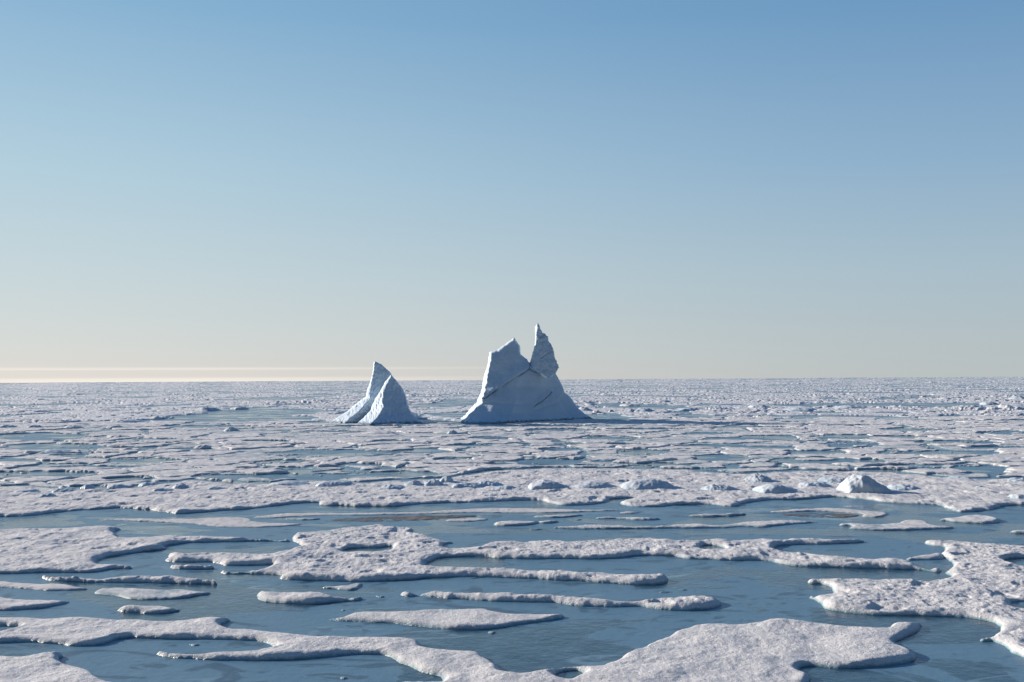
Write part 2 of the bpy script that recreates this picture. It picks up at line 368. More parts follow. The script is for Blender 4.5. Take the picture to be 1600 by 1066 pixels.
traced('smooth spearhead shaped floe with its long point to the left, in the foreground centre',
       [(1870, 693), (1980, 680), (2040, 655), (2150, 645), (2380, 643), (2500, 635), (2650, 628), (2830, 626), (2850, 640), (2982, 657), (3200, 660), (3290, 680), (3230, 700), (3100, 718), (2982, 738), (2870, 755), (2720, 760), (2550, 755), (2430, 738), (2250, 722), (2000, 710)], .26, .6, .35, 32, rag=.16)
C1 = [(1706, 245), (1731, 205), (1791, 190), (1911, 175), (2051, 160), (2091, 145), (2231, 140), (2251, 150), (2371, 150), (2411, 175), (2371, 195), (2491, 205), (2661, 235), (2811, 262), (2861, 245), (2982, 240), (3082, 225), (3232, 228), (3382, 232), (3542, 230), (3582, 218), (3782, 215), (3802, 222), (3862, 232), (4082, 225), (4282, 228), (4473, 222), (4723, 218), (4873, 225), (5033, 235), (4993, 255), (4823, 262), (4623, 264), (4500, 270), (4490, 288), (4723, 298), (4753, 320), (4973, 335), (5173, 335), (5263, 355), (5343, 382), (5423, 392), (5470, 400), (5480, 430), (5373, 412), (5173, 405), (4873, 398), (4623, 390), (4573, 380), (4473, 358), (4182, 355), (4022, 350), (3942, 335), (3832, 330), (3702, 328), (3582, 345), (3432, 350), (3282, 345), (3132, 350), (2982, 347), (2891, 342), (2841, 330), (2691, 332), (2541, 340), (2491, 365), (2451, 372), (2591, 385), (2791, 392), (2982, 397), (3182, 400), (3382, 412), (3582, 418), (3782, 432), (3872, 450), (3892, 480), (3832, 497), (3682, 500), (3532, 488), (3382, 478), (3182, 468), (2982, 460), (2791, 450), (2491, 455), (2391, 470), (2241, 475), (2111, 482), (2051, 480), (1891, 475), (1671, 470), (1631, 460), (1691, 445), (1491, 433), (1320, 436), (1295, 425), (1320, 408), (1491, 400), (1621, 380), (1491, 384), (1310, 388), (1300, 376), (1240, 368), (1040, 366), (962, 362), (965, 350), (1000, 345), (985, 320), (1100, 308), (1250, 298), (1491, 306), (1660, 298), (1781, 272), (1741, 255)]
traced('great rough many-armed floe across the centre of the picture, wider than any other free floe', C1, .42, 1.5, .42, 33,
       holes=[[(1995, 296), (2050, 284), (2200, 286), (2250, 274), (2300, 280), (2250, 292), (2000, 302)], [(2560, 262), (2800, 255), (2820, 268), (2600, 273)], [(4075, 268), (4200, 272), (4240, 282), (4100, 286)]])
traced('small rounded slab floating just below the left arm of the great central floe',
       [(985, 397), (1050, 383), (1130, 378), (1200, 384), (1245, 397), (1180, 408), (1080, 408)], .34, .8, .4, 34)
traced('large rough floe at the right edge with a blunt pointed left end',
       sh(3, [(920, 235), (960, 227), (1150, 230), (1230, 248), (1491, 260), (2500, 275), (2500, 1350), (1900, 1150), (1491, 918), (1430, 895), (1390, 850), (1300, 820), (1225, 795), (1310, 780), (1330, 755), (1385, 738), (1330, 718), (1200, 695), (1050, 682), (850, 680), (650, 675), (480, 665), (340, 640), (335, 612), (245, 570), (270, 550), (400, 525), (390, 512), (330, 495), (240, 492), (235, 455), (300, 452), (450, 447), (700, 452), (900, 458), (1040, 450), (1100, 438), (1035, 425), (1045, 400), (1100, 372), (1050, 340), (1010, 318), (1060, 275), (930, 268)]), .42, 1.5, .42, 35,
       holes=[sh(3, [(1365, 354), (1430, 342), (1900, 350), (1900, 385), (1440, 385)]), sh(3, [(1400, 602), (1480, 597), (1650, 603), (1600, 618), (1440, 614)])])
traced('small oval floe nestled in the notch of the large right floe', sh(3, [(808, 345), (850, 320), (940, 312), (1000, 325), (1035, 345), (960, 358), (860, 355)]), .34, .8, .5, 36)
th = dict(mat=M_THIN)
traced('long thin grey-white strip of ice under the left half of the ridged floe', sh(1, [(-20, 112), (0, 98), (150, 82), (300, 76), (600, 78), (950, 74), (1100, 62), (1400, 48), (1491, 50), (1700, 52), (1900, 58), (2100, 60), (2120, 68), (1920, 74), (1800, 80), (1600, 82), (1250, 78), (1050, 85), (800, 92), (500, 95), (250, 100), (50, 114)]), .10, .7, .3, 41, **th)
traced('ragged thin floe in the channel above the arm of the large left floe', [(570, 118), (750, 110), (1050, 114), (1300, 104), (1440, 104), (1491, 132), (1750, 138), (1770, 148), (1650, 160), (1491, 166), (1250, 164), (1180, 150), (950, 135), (700, 125)], .10, .9, .3, 42, **th)
traced('tiny thin slab beside the brown slush in the channel, left of centre', sh(1, [(150, 117), (230, 104), (350, 105), (385, 118), (250, 127)]), .15, .8, .3, 43)
traced('brownish slush of rotten ice in the channel above the great central floe', sh(1, [(400, 114), (800, 98), (1150, 90), (1330, 97), (1150, 113), (870, 130), (650, 133), (450, 129)]), .04, 1.2, .3, 44, mat=M_SLUSH, name='slush_patch', cat='slush', rag=1.0)
traced('small pale slab at the right end of the left brown slush', sh(1, [(1080, 122), (1150, 112), (1300, 106), (1370, 120), (1250, 132), (1130, 131)]), .12, .8, .3, 45, **th)
traced('small thick slab in the channel above the centre of the great floe', sh(1, [(1380, 150), (1420, 132), (1500, 121), (1620, 121), (1690, 128), (1780, 130), (1640, 138), (1610, 150), (1500, 157), (1420, 158)]), .28, .9, .3, 46)
traced('flat slab just below the right end of the long thin strip', sh(2, [(120, 102), (180, 88), (300, 85), (430, 84), (400, 98), (280, 109), (170, 111)]), .2, .9, .3, 47)
traced('narrow two-lobed slab in the channel right of centre', sh(2, [(480, 107), (540, 97), (640, 101), (700, 98), (830, 106), (875, 120), (760, 126), (620, 116), (500, 116)]), .2, .9, .3, 48)
traced('faint sliver of ice above the narrow two-lobed slab', sh(2, [(620, 82), (660, 72), (740, 72), (765, 78), (700, 86)]), .1, .7, .3, 49, **th)
traced('straight-edged low slab alone in the channel below the ridged floe, right of centre', sh(2, [(1015, 99), (1060, 85), (1200, 80), (1340, 77), (1368, 88), (1300, 98), (1120, 105)]), .24, .7, .3, 50)
traced('long thin sinuous floe between the ridged floe and the great central floe', sh(2, [(210, 169), (350, 152), (500, 143), (700, 150), (900, 156), (940, 140), (1050, 138), (1200, 148), (1350, 130), (1491, 124), (1640, 116), (1770, 127), (1875, 132), (1690, 142), (1570, 155), (1491, 160), (1491, 166), (1350, 161), (1180, 171), (1000, 169), (800, 173), (600, 173), (400, 176)]), .2, 1.0, .3, 51)
traced('crescent of white ice curling over the right brown slush', sh(3, [(0, 76), (50, 62), (250, 52), (350, 45), (550, 60), (680, 75), (705, 95), (640, 108), (540, 102), (560, 88), (400, 75), (250, 71), (100, 80)]), .14, .9, .3, 52, **th)
traced('dark brown slush inside the crescent of white ice on the right', sh(3, [(60, 92), (110, 84), (250, 76), (400, 80), (530, 90), (520, 103), (400, 112), (200, 106)]), .04, 1.2, .3, 53, mat=M_SLUSH, name='slush_patch', cat='slush', rag=.8)
traced('long low floe with a raised knob on top, below the right crescent', sh(3, [(400, 152), (480, 138), (650, 140), (770, 137), (780, 122), (850, 117), (900, 130), (960, 152), (1115, 170), (950, 178), (750, 183), (580, 181), (470, 172), (510, 158)]), .22, 1.0, .3, 54)
traced('kite shaped floe hanging below the tip of the ridged floe at the right', sh(3, [(990, 115), (1060, 98), (1130, 90), (1175, 86), (1230, 94), (1330, 115), (1362, 132), (1300, 145), (1120, 138), (1040, 126)]), .3, .9, .4, 55)
traced('little floe cut by the right edge of the picture', sh(3, [(1400, 186), (1450, 175), (1600, 175), (1800, 190), (1600, 203), (1440, 199)]), .24, .8, .4, 56)
# small fragments floating in the foreground leads
frag = [(1300 * 1 + 910, 565, 18), (3817, 513, 12), (3870, 540, 26), (3975, 526, 20), (3370, 118, 20), (1130, 846, 26), (2000, 646, 6), (2865, 775, 14), (2000, 1040, 8), (4240, 98, 16), (3120, 175, 36), (2215, 568, 16)]
for i, (u, v, r) in enumerate(frag):
    traced('tiny white fragment of ice adrift in the near water' if v > 300 else 'tiny white fragment of ice adrift in the narrow channel', [(u - r, v), (u - r * .4, v - 4), (u + r * .6, v - 3), (u + r, v + 1), (u + r * .3, v + 4), (u - r * .6, v + 3)], .10, .5, .15, 70 + i, name='ice_fragment', cat='ice fragment', group='small fragments adrift in the near water' if v > 300 else 'small fragments adrift in the narrow channel', rag=.05)

# ------------------------------------------------------------------ middle distance: separate floes
LENS = [(62, 683, 75, 5.5), (85, 699, 80, 5), (225, 720, 55, 4), (65, 742, 85, 5), (205, 749, 40, 3), (355, 745, 50, 4.5), (140, 763, 35, 3), (330, 667, 75, 2.2), (495, 661, 28, 1.8), (395, 658, 40, 2.0),
        (525, 709, 100, 5.5), (660, 706, 42, 3.5), (485, 745, 90, 4.5), (630, 742, 62, 4.5), (704, 719, 24, 2.5), (780, 726, 25, 2.5), (770, 685, 34, 2.2), (950, 685, 42, 3), (1000, 707, 34, 5), (1132, 716, 46, 5), (1025, 727, 55, 3), (860, 723, 50, 5), (875, 703, 38, 2.5), (1110, 678, 42, 2), (1150, 686, 55, 2), (700, 662, 30, 2),
        (1330, 695, 42, 5), (1470, 709, 85, 4), (1495, 692, 68, 3), (1270, 721, 75, 5), (1525, 731, 40, 3.5), (1280, 708, 45, 3.5), (1360, 722, 36, 3.5), (1222, 685, 26, 4), (1326, 683, 40, 3.5), (1575, 677, 45, 3), (450, 722, 40, 2.5), (560, 727, 40, 2), (20, 720, 40, 3), (300, 703, 40, 2.2), (1420, 672, 50, 2), (250, 687, 40, 1.5), (880, 672, 60, 1.8), (1200, 700, 45, 2.5), (1100, 697, 40, 2), (610, 690, 30, 1.6), (420, 690, 40, 1.6), (830, 666, 115, 1.6), (590, 666, 70, 1.0), (150, 730, 60, 1.5), (420, 732, 50, 1.6), (980, 695, 40, 1.4), (1400, 683, 50, 1.6), (1180, 668, 60, 1.3), (730, 697, 40, 1.6), (60, 722, 50, 1.8), (1130, 733, 40, 1.5), (1560, 700, 50, 2.2), (1380, 735, 40, 1.6), (520, 675, 50, 1.2), (110, 712, 30, 1.5), (1010, 671, 60, 1.2)]
def lens_field(X, Y):
    px, py = proj(X, Y)
    f = np.full(X.shape, -9.0)
    for cx, cy, a, b in LENS:
        f = np.maximum(f, 1 - np.sqrt(((px - cx) / a / 1.05) ** 2 + ((py - cy) / b / 1.08) ** 2))
    return f
rng = np.random.RandomState(5)
GW = TRACED[0]
FARD = 372.0
gb = to_world(G_UP, 0); EXCL = [tuple(p) for p in gb] + [(-600, gb[-1][1]), (-600, 0), (600, 0), (600, gb[0][1])]
seeds = []
D = 128.0
while D < 480:
    s = 7.0 + (D - 128) * .036
    x = -D * .80
    while x < D * .80:
        seeds.append((x + rng.uniform(-.45, .45) * s, D + rng.uniform(-.45, .45) * s)); x += s * rng.choice([.9, 1.2, 1.9])
    D += s * .95
seeds = np.array(seeds)
def warp(X, Y):
    return X + 3.2 * fbm(X / 11, Y / 11, 901, 3), Y + 3.2 * fbm(X / 11, Y / 11, 955, 3)
floe_recs = []
for i, (sx, sy) in enumerate(seeds):
    if sy > FARD or sy < 130: continue
    d = np.hypot(seeds[:, 0] - sx, seeds[:, 1] - sy); nb = np.argsort(d)[1:15]
    r = d[nb[7]] * .85 + 4
    D = sy; dx = max(.22, D / 996 * .8); dy = dx * 1.9
    T = rng.choice([.16, .25, .34, .48], p=[.2, .35, .3, .15]); rough = rng.uniform(.5, 1.7)
    def sdf(X, Y):
        wx, wy = warp(X, Y)
        s = np.full(X.shape, 99.0)
        for j in nb:
            vx, vy = seeds[j, 0] - sx, seeds[j, 1] - sy; l = math.hypot(vx, vy)
            s = np.minimum(s, l / 2 - ((wx - sx) * vx + (wy - sy) * vy) / l)
        lead = np.clip(.25 + 2.2 * fbm(X / 26, Y / 30, 77, 2), .07, 2.6)
        s = s - lead
        lf = lens_field(X, Y) + .28 * fbm(X / 7, Y / 7, 321, 3)
        s = np.minimum(s, -lf * 14.0)
        s = np.minimum(s, -poly_sd(EXCL, X, Y) - .4)
        return s
    o = make_floe('ice_floe', sdf, (sx - r, sx + r, sy - r, sy + r), dx, dy, T, rough, .5, 2000 + i * 3, M_SNOW, .5)
    if not o: continue
    co = np.empty(len(o.data.vertices) * 3, np.float32); o.data.vertices.foreach_get('co', co); co = co.reshape(-1, 3)
    up = co[:, 2] > 0
    a = up.sum() * dx * dy
    if a < 4.0:
        bpy.data.objects.remove(o); continue
    c = co[up].mean(0) + np.array(o.location)
    px, py = proj(c[0], c[1])
    floe_recs.append([o, float(px), float(py), a / D ** 3])
print('voronoi floes', len(floe_recs))

def region_words(px, py):
    cols = [(140, 'far left edge'), (330, 'left part'), (500, 'left of the twin iceberg'), (690, 'below the twin iceberg'),
            (930, 'below the tall iceberg'), (1110, 'right of the tall iceberg'), (1290, 'right part'), (1450, 'far right'), (9999, 'right edge')]
    rows = [(672, 'level with the icebergs'), (686, 'just nearer than the icebergs'), (702, 'beyond the middle leads'), (722, 'among the middle leads'), (9999, 'behind the ridged floe')]
    return next(t for v, t in cols if px < v), next(t for v, t in rows if py < v)
def label_set(recs):
    bins = {}
    for r in recs: bins.setdefault(region_words(r[1], r[2]), []).append(r)
    for (c, w_), rs in bins.items():
        left = list(rs)
        def take(key, adj):
            m = min(left, key=key); left.remove(m); tag(m[0], '%s snowy ice floe %s, %s' % (adj, w_, c))
        take(lambda r: -r[3], 'largest')
        for key, adj in ((lambda r: r[1], 'leftmost smaller'), (lambda r: -r[1], 'rightmost smaller'), (lambda r: -r[2], 'nearest smaller')):
            if len(left) > 1: take(key, adj)
        for r in left: tag(r[0], '%s snowy ice floe %s, %s' % ('other smaller' if len(left) > 1 else 'remaining', w_, c))
        for r in rs: tag(r[0], None, 'ice floe', 'snowy floes %s, %s' % (w_, c))
vis = sorted([r for r in floe_recs if -25 < r[1] < 1625], key=lambda r: -r[3])
label_set(vis[:250])
rest = vis[250:] + [r for r in floe_recs if not (-25 < r[1] < 1625)]
V_ = []; F_ = []; o_ = 0
for r in rest:
    me = r[0].data; n_ = len(me.vertices); a_ = np.empty(n_ * 3, np.float32); me.vertices.foreach_get('co', a_)
    b_ = np.empty(len(me.polygons) * 4, np.int32); me.loops.foreach_get('vertex_index', b_)
    V_.append(a_.reshape(-1, 3) + np.array(r[0].location)); F_.append(b_.reshape(-1, 4) + o_); o_ += n_
    bpy.data.objects.remove(r[0])
tag(mesh_obj('scattered_floes', np.concatenate(V_), np.concatenate(F_), M_SNOW), 'countless lesser floes of sea ice filling in between and beside the larger ones', 'ice floes', None, 'stuff')
print('individual', min(250, len(vis)), 'merged', len(rest))

# ------------------------------------------------------------------ brash between the middle-distance floes
def brash():
    rows = 15 * 996 / np.linspace(15 * 996 / 128, 15 * 996 / 372, 400)
    cols = np.linspace(-math.tan(R(31)), math.tan(R(31)), 1700)
    Dd, C = np.meshgrid(rows, cols, indexing='ij'); X = Dd * C; Y = Dd.copy()
    wx, wy = X + 1.2 * fbm(X / 4, Y / 4, 1201, 2), Y + 1.2 * fbm(X / 4, Y / 4, 1205, 2)
    m = fbm(wx / 5.0, wy / 4.0, 1211, 4, gain=.6) - .30 - .4 * fbm(X / 35, Y / 35, 1217, 2) - .25 * np.clip(lens_field(X, Y) + .3, 0, .8)
    m = np.minimum(m, poly_sd([(-600, -5), (600, -5), (600, gb[0][1])] + [tuple(p) for p in gb] + [(-600, gb[-1][1])], X, Y) * -.2 - .1)
    keep = m > -.05
    used, F = grid_faces(keep)
    z = -.2 + (.2 + .13) * ss(-.03, .05, m) + .05 * fbm(X / 1.5, Y / 1.5, 1231, 3) * ss(0, .1, m)
    V = np.stack([X, Y, z], -1).reshape(-1, 3)[used]
    tag(mesh_obj('brash_ice', V, F, M_SNOW), 'low broken scraps of ice awash in the leads of the middle distance', 'brash ice', None, 'stuff')
brash()

# ------------------------------------------------------------------ far pack ice, one uncountable mass
def pack():
    rows = 15 * 996 / np.concatenate([np.linspace(15 * 996 / 345, 6, 250), np.linspace(6, .75, 60)[1:], [.5, .3]])
    cols = np.linspace(-math.tan(R(47)), math.tan(R(47)), 3300)
    Dd, C = np.meshgrid(rows, cols, indexing='ij'); X = Dd * C; Y = Dd.copy()
    lod = 2.0 ** np.clip(np.floor(np.log2(np.clip(Dd / 1100, 1, None)) * 1.0 + .15 * pn(C * 9, Dd * 0, 5)), 0, 5)
    wx = X + 6 * fbm(X / 25, Y / 25, 61, 2); wy = Y + 6 * fbm(X / 25, Y / 25, 67, 2)
    lead = 1 - np.abs(fbm(wx / (22 * lod), wy / (26 * lod), 301, 3)) * 2.2
    wide = fbm(X / (50 * lod), Y / (110 * lod), 411, 3)
    lead2 = 1 - np.abs(fbm(wx / (75 * lod), wy / (60 * lod), 341, 3)) * 2.6
    lake = fbm(X / (80 * lod) + 5, Y / (120 * lod), 431, 4); lake2 = fbm(X / (30 * lod), Y / (50 * lod), 441, 3)
    ice = np.minimum(np.minimum(.84 - lead + .3 * np.clip(-wide, 0, 1), .97 - lead2), np.minimum(.17 - .035 * np.log2(lod) - lake, .36 - .04 * np.log2(lod) - lake2))
    lf = np.where(Dd < 500, lens_field(X, Y), -9); ice = np.minimum(ice, -lf)
    mg = np.full(X.shape, 9.0); k = Dd < 470
    wX, wY = warp(X[k], Y[k]); db = np.full(wX.shape, 1e9); du = np.full(wX.shape, 1e9)
    for sx, sy in seeds:
        if sy < 300: continue
        dd = np.hypot(wX - sx, wY - sy)
        if sy > FARD: du = np.minimum(du, dd)
        else: db = np.minimum(db, dd)
    mg[k] = (db - du) / 2; ice = np.minimum(ice, mg * .25 - .04)
    T = .38 * lod ** .5
    z = -.3 + (T + .3) * ss(-.05, .03, ice)
    inside = ss(0, .08, ice)
    dens = ss(-.08, .35, fbm(X / (80 * lod ** .5), Y / (150 * lod ** .5), 511, 3)) * 1.25 + .06
    rb = np.clip(fbm(X / (4.5 * lod), Y / (6 * lod), 601, 4, gain=.65), 0, 1)
    rb2 = np.clip(fbm(X / (13 * lod), Y / (12 * lod), 651, 4, gain=.6) - .06, 0, 1)
    big_ = ss(.25, .6, fbm(X / (55 * lod), Y / (70 * lod), 571, 3))
    z = z + inside * lod ** .95 * (.5 * rb * dens + (1.2 + 1.5 * big_) * rb2 * dens + .9 * np.clip(fbm(X / (38 * lod), Y / (22 * lod), 581, 3), 0, 1) * dens + .12 * fbm(X / 2.3, Y / 2.3, 701, 2))
    z = np.where(mg < -.6, -.5, z)
    used, F = grid_faces(np.ones_like(z, bool))
    V = np.stack([X, Y, z], -1).reshape(-1, 3)
    o = mesh_obj('pack_ice', V, F, M_PACK)
    tag(o, 'closely packed rubble and floes of sea ice running out to the horizon', 'pack ice', None, 'stuff')
pack()

# ------------------------------------------------------------------ hummocks and blocks
def hummock(px, py, wpx, hpx, seed, label, depth=.8, group=None, slab=False, zb=.25):
    x, y = unproj(px, py, zb); x = float(x); y = float(y)
    m = y / FPX; a = wpx * m / 2; h = hpx * m; b = a * depth
    rg = np.random.RandomState(seed)
    n = int(np.clip(wpx * 1.0, 22, 90))
    U, Vv = np.meshgrid(np.linspace(-1.15, 1.15, n), np.linspace(-1.15, 1.15, max(18, n // 2)))
    X = U * a; Y = Vv * b
    wx = U + .16 * fbm(U * 1.7, Vv * 1.7, seed, 3); wy = Vv + .16 * fbm(U * 1.7 + 9, Vv * 1.7, seed + 4, 3)
    tx, ty = rg.uniform(-.35, .3), rg.uniform(-.3, .2)
    z = (1.0 + rg.uniform(-.35, .35) * (U - tx) + rg.uniform(-.2, .2) * Vv) if not slab else np.full(U.shape, .8)
    acc = np.exp(-5 * z)
    for k in range(7):
        an = k * 2 * math.pi / 7 + rg.uniform(-.3, .3); g = rg.uniform(1.3, 2.8)
        off = (wx - tx) * math.cos(an) + (wy - ty) * math.sin(an)
        reach = 1.0 - (tx * math.cos(an) + ty * math.sin(an))
        zz = (1 - off / reach) * g if not slab else (1 - off / reach) * 5
        z = np.minimum(z, zz); acc = acc + np.exp(-5 * np.clip(zz, -3, 6))
    if wpx in (76, 72, 68):                     # the long smooth hummocks: steep end to the left, long slope to the right
        wy = wy + .12 * fbm(U * 1.2, Vv * 2, seed + 21, 2)
        z = np.interp(wx, [-1.1, -.95, -.8, -.35, .0, .55, 1.0, 1.15], [-.3, 0, .5, 1.0, .92, .42, 0, -.3]) * np.clip(1 - wy ** 2, 0, 1) ** .55 - .3 * (np.abs(wy) > 1)
        z = z * 1.05
    elif not slab: z = np.where(z > 0, np.maximum(-np.log(acc) / 5 + .12, .01), z)
    z = np.where(z > 0, np.clip(z, 0, 1.4) * (1 - .18 * np.clip(z, 0, 1)), np.clip(z, -.3, 0))
    z = z * (1.1 + (.42 if wpx < 60 else .12) * np.clip(fbm(U * 2.3, Vv * 2.3, seed + 8, 4, gain=.6), -.8, .8) * (z > 0))
    if not slab: z = np.where(z > 0, z ** 1.15 if False else z, z)
    z = z + (.10 if wpx < 60 else .04) * fbm(U * 7, Vv * 7, seed + 15, 3) * (z > .1)
    Z = z * h * (.66 if wpx < 75 else .95) + zb - .05
    keep = z > -.05
    z = z
    used, F = grid_faces(keep)
    V = np.stack([X + x, Y + y, Z], -1).reshape(-1, 3)[used]
    o = mesh_obj('ice_hummock' if not slab else 'ice_block', V, F, M_HUM if (hpx > 5.5 and not slab) else M_SNOW, (x, y, 0))
    tag(o, label, 'ice hummock' if not slab else 'ice block', group)
    return o
HS = [(1352, 768, 76, 31, 'largest white dome-shaped ice hummock on the right of the ridged floe'),
      (1216, 768, 72, 20, 'long low blue hummock just left of the largest white one'),
      (1187, 752, 40, 16, 'rounded hummock behind and above the long low blue one'),
      (1272, 760, 52, 11, 'flat-topped lump between the long blue hummock and the largest white one'),
      (1300, 752, 50, 10, 'low lump behind the left flank of the largest white hummock'),
      (858, 762, 68, 20, 'broad pale hummock on the ridged floe straight below the tall iceberg'),
      (928, 760, 60, 13, 'pale hummock next to the right of the broad one below the tall iceberg'),
      (1010, 762, 84, 14, 'long hummock with its peak to the right, on the middle of the ridged floe'),
      (1126, 765, 56, 12, 'low pointed hummock alone right of the middle of the ridged floe'),
      (455, 757, 64, 9, 'long flat-topped blue hummock at the rear rim of the ridged floe, left of centre'),
      (524, 759, 60, 12, 'wedge shaped hummock rising to the right beside the flat-topped blue one'),
      (646, 758, 28, 12, 'left one of two close pointed hummocks left of the centre'),
      (675, 758, 34, 12, 'right one of two close pointed hummocks left of the centre'),
      (697, 754, 24, 15, 'knobbly white block standing up beside the two pointed hummocks'),
      (730, 760, 56, 9, 'low bluish lump below the knobbly white block'),
      (765, 758, 44, 10, 'low bluish lump left of the broad pale hummock'),
      (785, 764, 46, 8, 'flat bluish lump nearest to the left foot of the broad pale hummock'),
      (615, 762, 40, 7, 'small lump left of the two close pointed hummocks'),
      (44, 769, 40, 7, 'round blue hummock near the left edge of the ridged floe'),
      (72, 777, 30, 10, 'blue hummock below the round one near the left edge'),
      (104, 767, 54, 8, 'long sloping hummock right of the round one near the left edge'),
      (138, 762, 20, 8, 'small dark peak at the right end of the long sloping hummock'),
      (186, 760, 30, 6, 'small flat hummock in the left part behind the ridged floe'),
      (234, 758, 30, 7, 'dark topped hummock in the left part behind the ridged floe'),
      (282, 763, 26, 12, 'pointed hummock left of centre above a smooth patch of the ridged floe'),
      (255, 767, 34, 7, 'low hummock at the foot of the pointed one, left part'),
      (337, 764, 30, 6, 'low blue mound between the pointed left hummock and the flat-topped one'),
      (205, 780, 70, 4, 'long shallow snow drift on the left of the ridged floe'),
      (50, 707, 22, 5, 'small dark mound on the far shore of the left lead'),
      (88, 706, 44, 6, 'longer dark mound beside the small one on the far shore of the left lead'),
      (197, 702, 18, 4, 'tiny blue mound in the left middle distance'),
      (318, 699, 26, 5, 'small blue mound in the middle distance left of the small iceberg'),
      (1412, 763, 50, 9, 'low pointed mound right of the largest white hummock'),
      (1500, 748, 44, 6, 'low flat mound on the right part of the ridged floe'),
      (1532, 763, 18, 6, 'tiny pointed mound near the right edge of the ridged floe'),
      (1590, 752, 34, 8, 'mound at the right edge of the picture on the ridged floe'),
      (1592, 778, 30, 9, 'white mound at the right edge, nearer than the other right edge mound'),
      (1100, 752, 30, 5, 'faint lump behind the low pointed hummock'),
      (362, 673, 22, 8, 'pale blue hummock alone in the distance left of the small iceberg'),
      (185, 683, 32, 5, 'flat white block at the edge of the upper left lead'),
      (635, 612, 9, 3, 'tiny dark hummock near the horizon just right of the small iceberg'),
      (913, 642, 24, 9, 'blue block behind the right foot of the tall iceberg'),
      (932, 645, 14, 5, 'small block next to the one behind the right foot of the tall iceberg'),
      (955, 644, 10, 6, 'first small upright block right of the tall iceberg'),
      (988, 643, 22, 6, 'angular blue block among several right of the tall iceberg'),
      (1005, 643, 34, 8, 'wedge of blue ice tapering right, right of the tall iceberg'),
      (985, 634, 30, 5, 'low dark ridge lump beyond the angular blue blocks'),
      (1035, 629, 26, 5, 'small peak in the distance right of the tall iceberg'),
      (1075, 641, 34, 6, 'rubble lump in the distance, third cluster right of the tall iceberg'),
      (1122, 640, 26, 6, 'square blue lump in the distance right of the tall iceberg'),
      (1186, 637, 34, 7, 'broad bluish lump in the distance, right part'),
      (1330, 638, 54, 7, 'wide blue ridge lump in the distance, right part'),
      (1250, 641, 50, 6, 'low blue rubble lump left of the wide blue ridge lump'),
      (1442, 621, 10, 4, 'tiny bright cube of ice far off on the right'),
      (1475, 624, 22, 4, 'low dark lump right of the tiny bright cube of ice'),
      (1545, 632, 26, 6, 'dark pointed lump in the distance near the right edge'),
      (1592, 624, 30, 8, 'dark heap in the distance at the right edge'),
      (22, 645, 34, 5, 'blue heap in the distance at the left edge'),
      (62, 644, 34, 5, 'second blue heap from the left edge in the distance'),
      (118, 617, 36, 4, 'long dark heap close to the horizon on the left'),
      (64, 625, 14, 3, 'small dark heap close to the horizon near the left edge'),
      (12, 668, 24, 6, 'blue heap at the left edge beyond the upper lead'),
      (55, 668, 22, 6, 'next blue heap right of the left edge one beyond the upper lead'),
      (115, 668, 26, 5, 'low blue heap beyond the upper left lead'),
      (180, 668, 24, 5, 'bluish heap beyond the right end of the upper left lead'),
      (200, 659, 50, 6, 'broad dark blue heap in the distance left of the small iceberg'),
      (165, 642, 40, 5, 'bluish heap of rubble in the left distance, behind the broad dark blue heap'),
      (230, 640, 16, 4, 'small round heap in the left distance'),
      (325, 641, 34, 8, 'peaked heap in the distance left of the small iceberg'),
      (375, 639, 26, 5, 'flat heap right of the peaked one in the left distance'),
      (592, 677, 50, 5, 'low dark ridge in front of the small twin iceberg'),
      (707, 677, 16, 8, 'white upright lump between and before the two icebergs'),
      (685, 684, 26, 4, 'flat dark lump left of the white upright one before the icebergs')]
for i, (x, y, w_, h_, lab) in enumerate(HS):
    hummock(x, y, w_, h_, 40 + i, lab, depth=.9 if w_ > 50 else 1.1, group='ice hummocks and lumps' if i >= 0 else None, slab=False)
SL = [(182, 738, 50, 3), (222, 743, 30, 3), (325, 736, 100, 4), (60, 715, 70, 3), (160, 755, 25, 4), (515, 701, 44, 3), (524, 722, 16, 4), (608, 687, 40, 2), (1395 / 4 + 400, 721, 40, 5), (1092, 705, 30, 4), (1070, 724, 34, 3), (1572, 718, 30, 4), (1275, 718, 62, 4), (1345, 697, 26, 3), (700, 732, 50, 3), (1410, 720, 60, 3), (1240, 731, 15, 6), (1474, 733, 6, 4), (1190, 730, 14, 4)]
for i, (x, y, w_, h_) in enumerate(SL):
    c, rw = region_words(x, y)
    hummock(x, y, w_, h_, 300 + i, 'tilted slab of ice %s, %s' % (rw, c), depth=.7, group='slabs of ice, %s, %s' % (rw, c), slab=True, zb=.05)

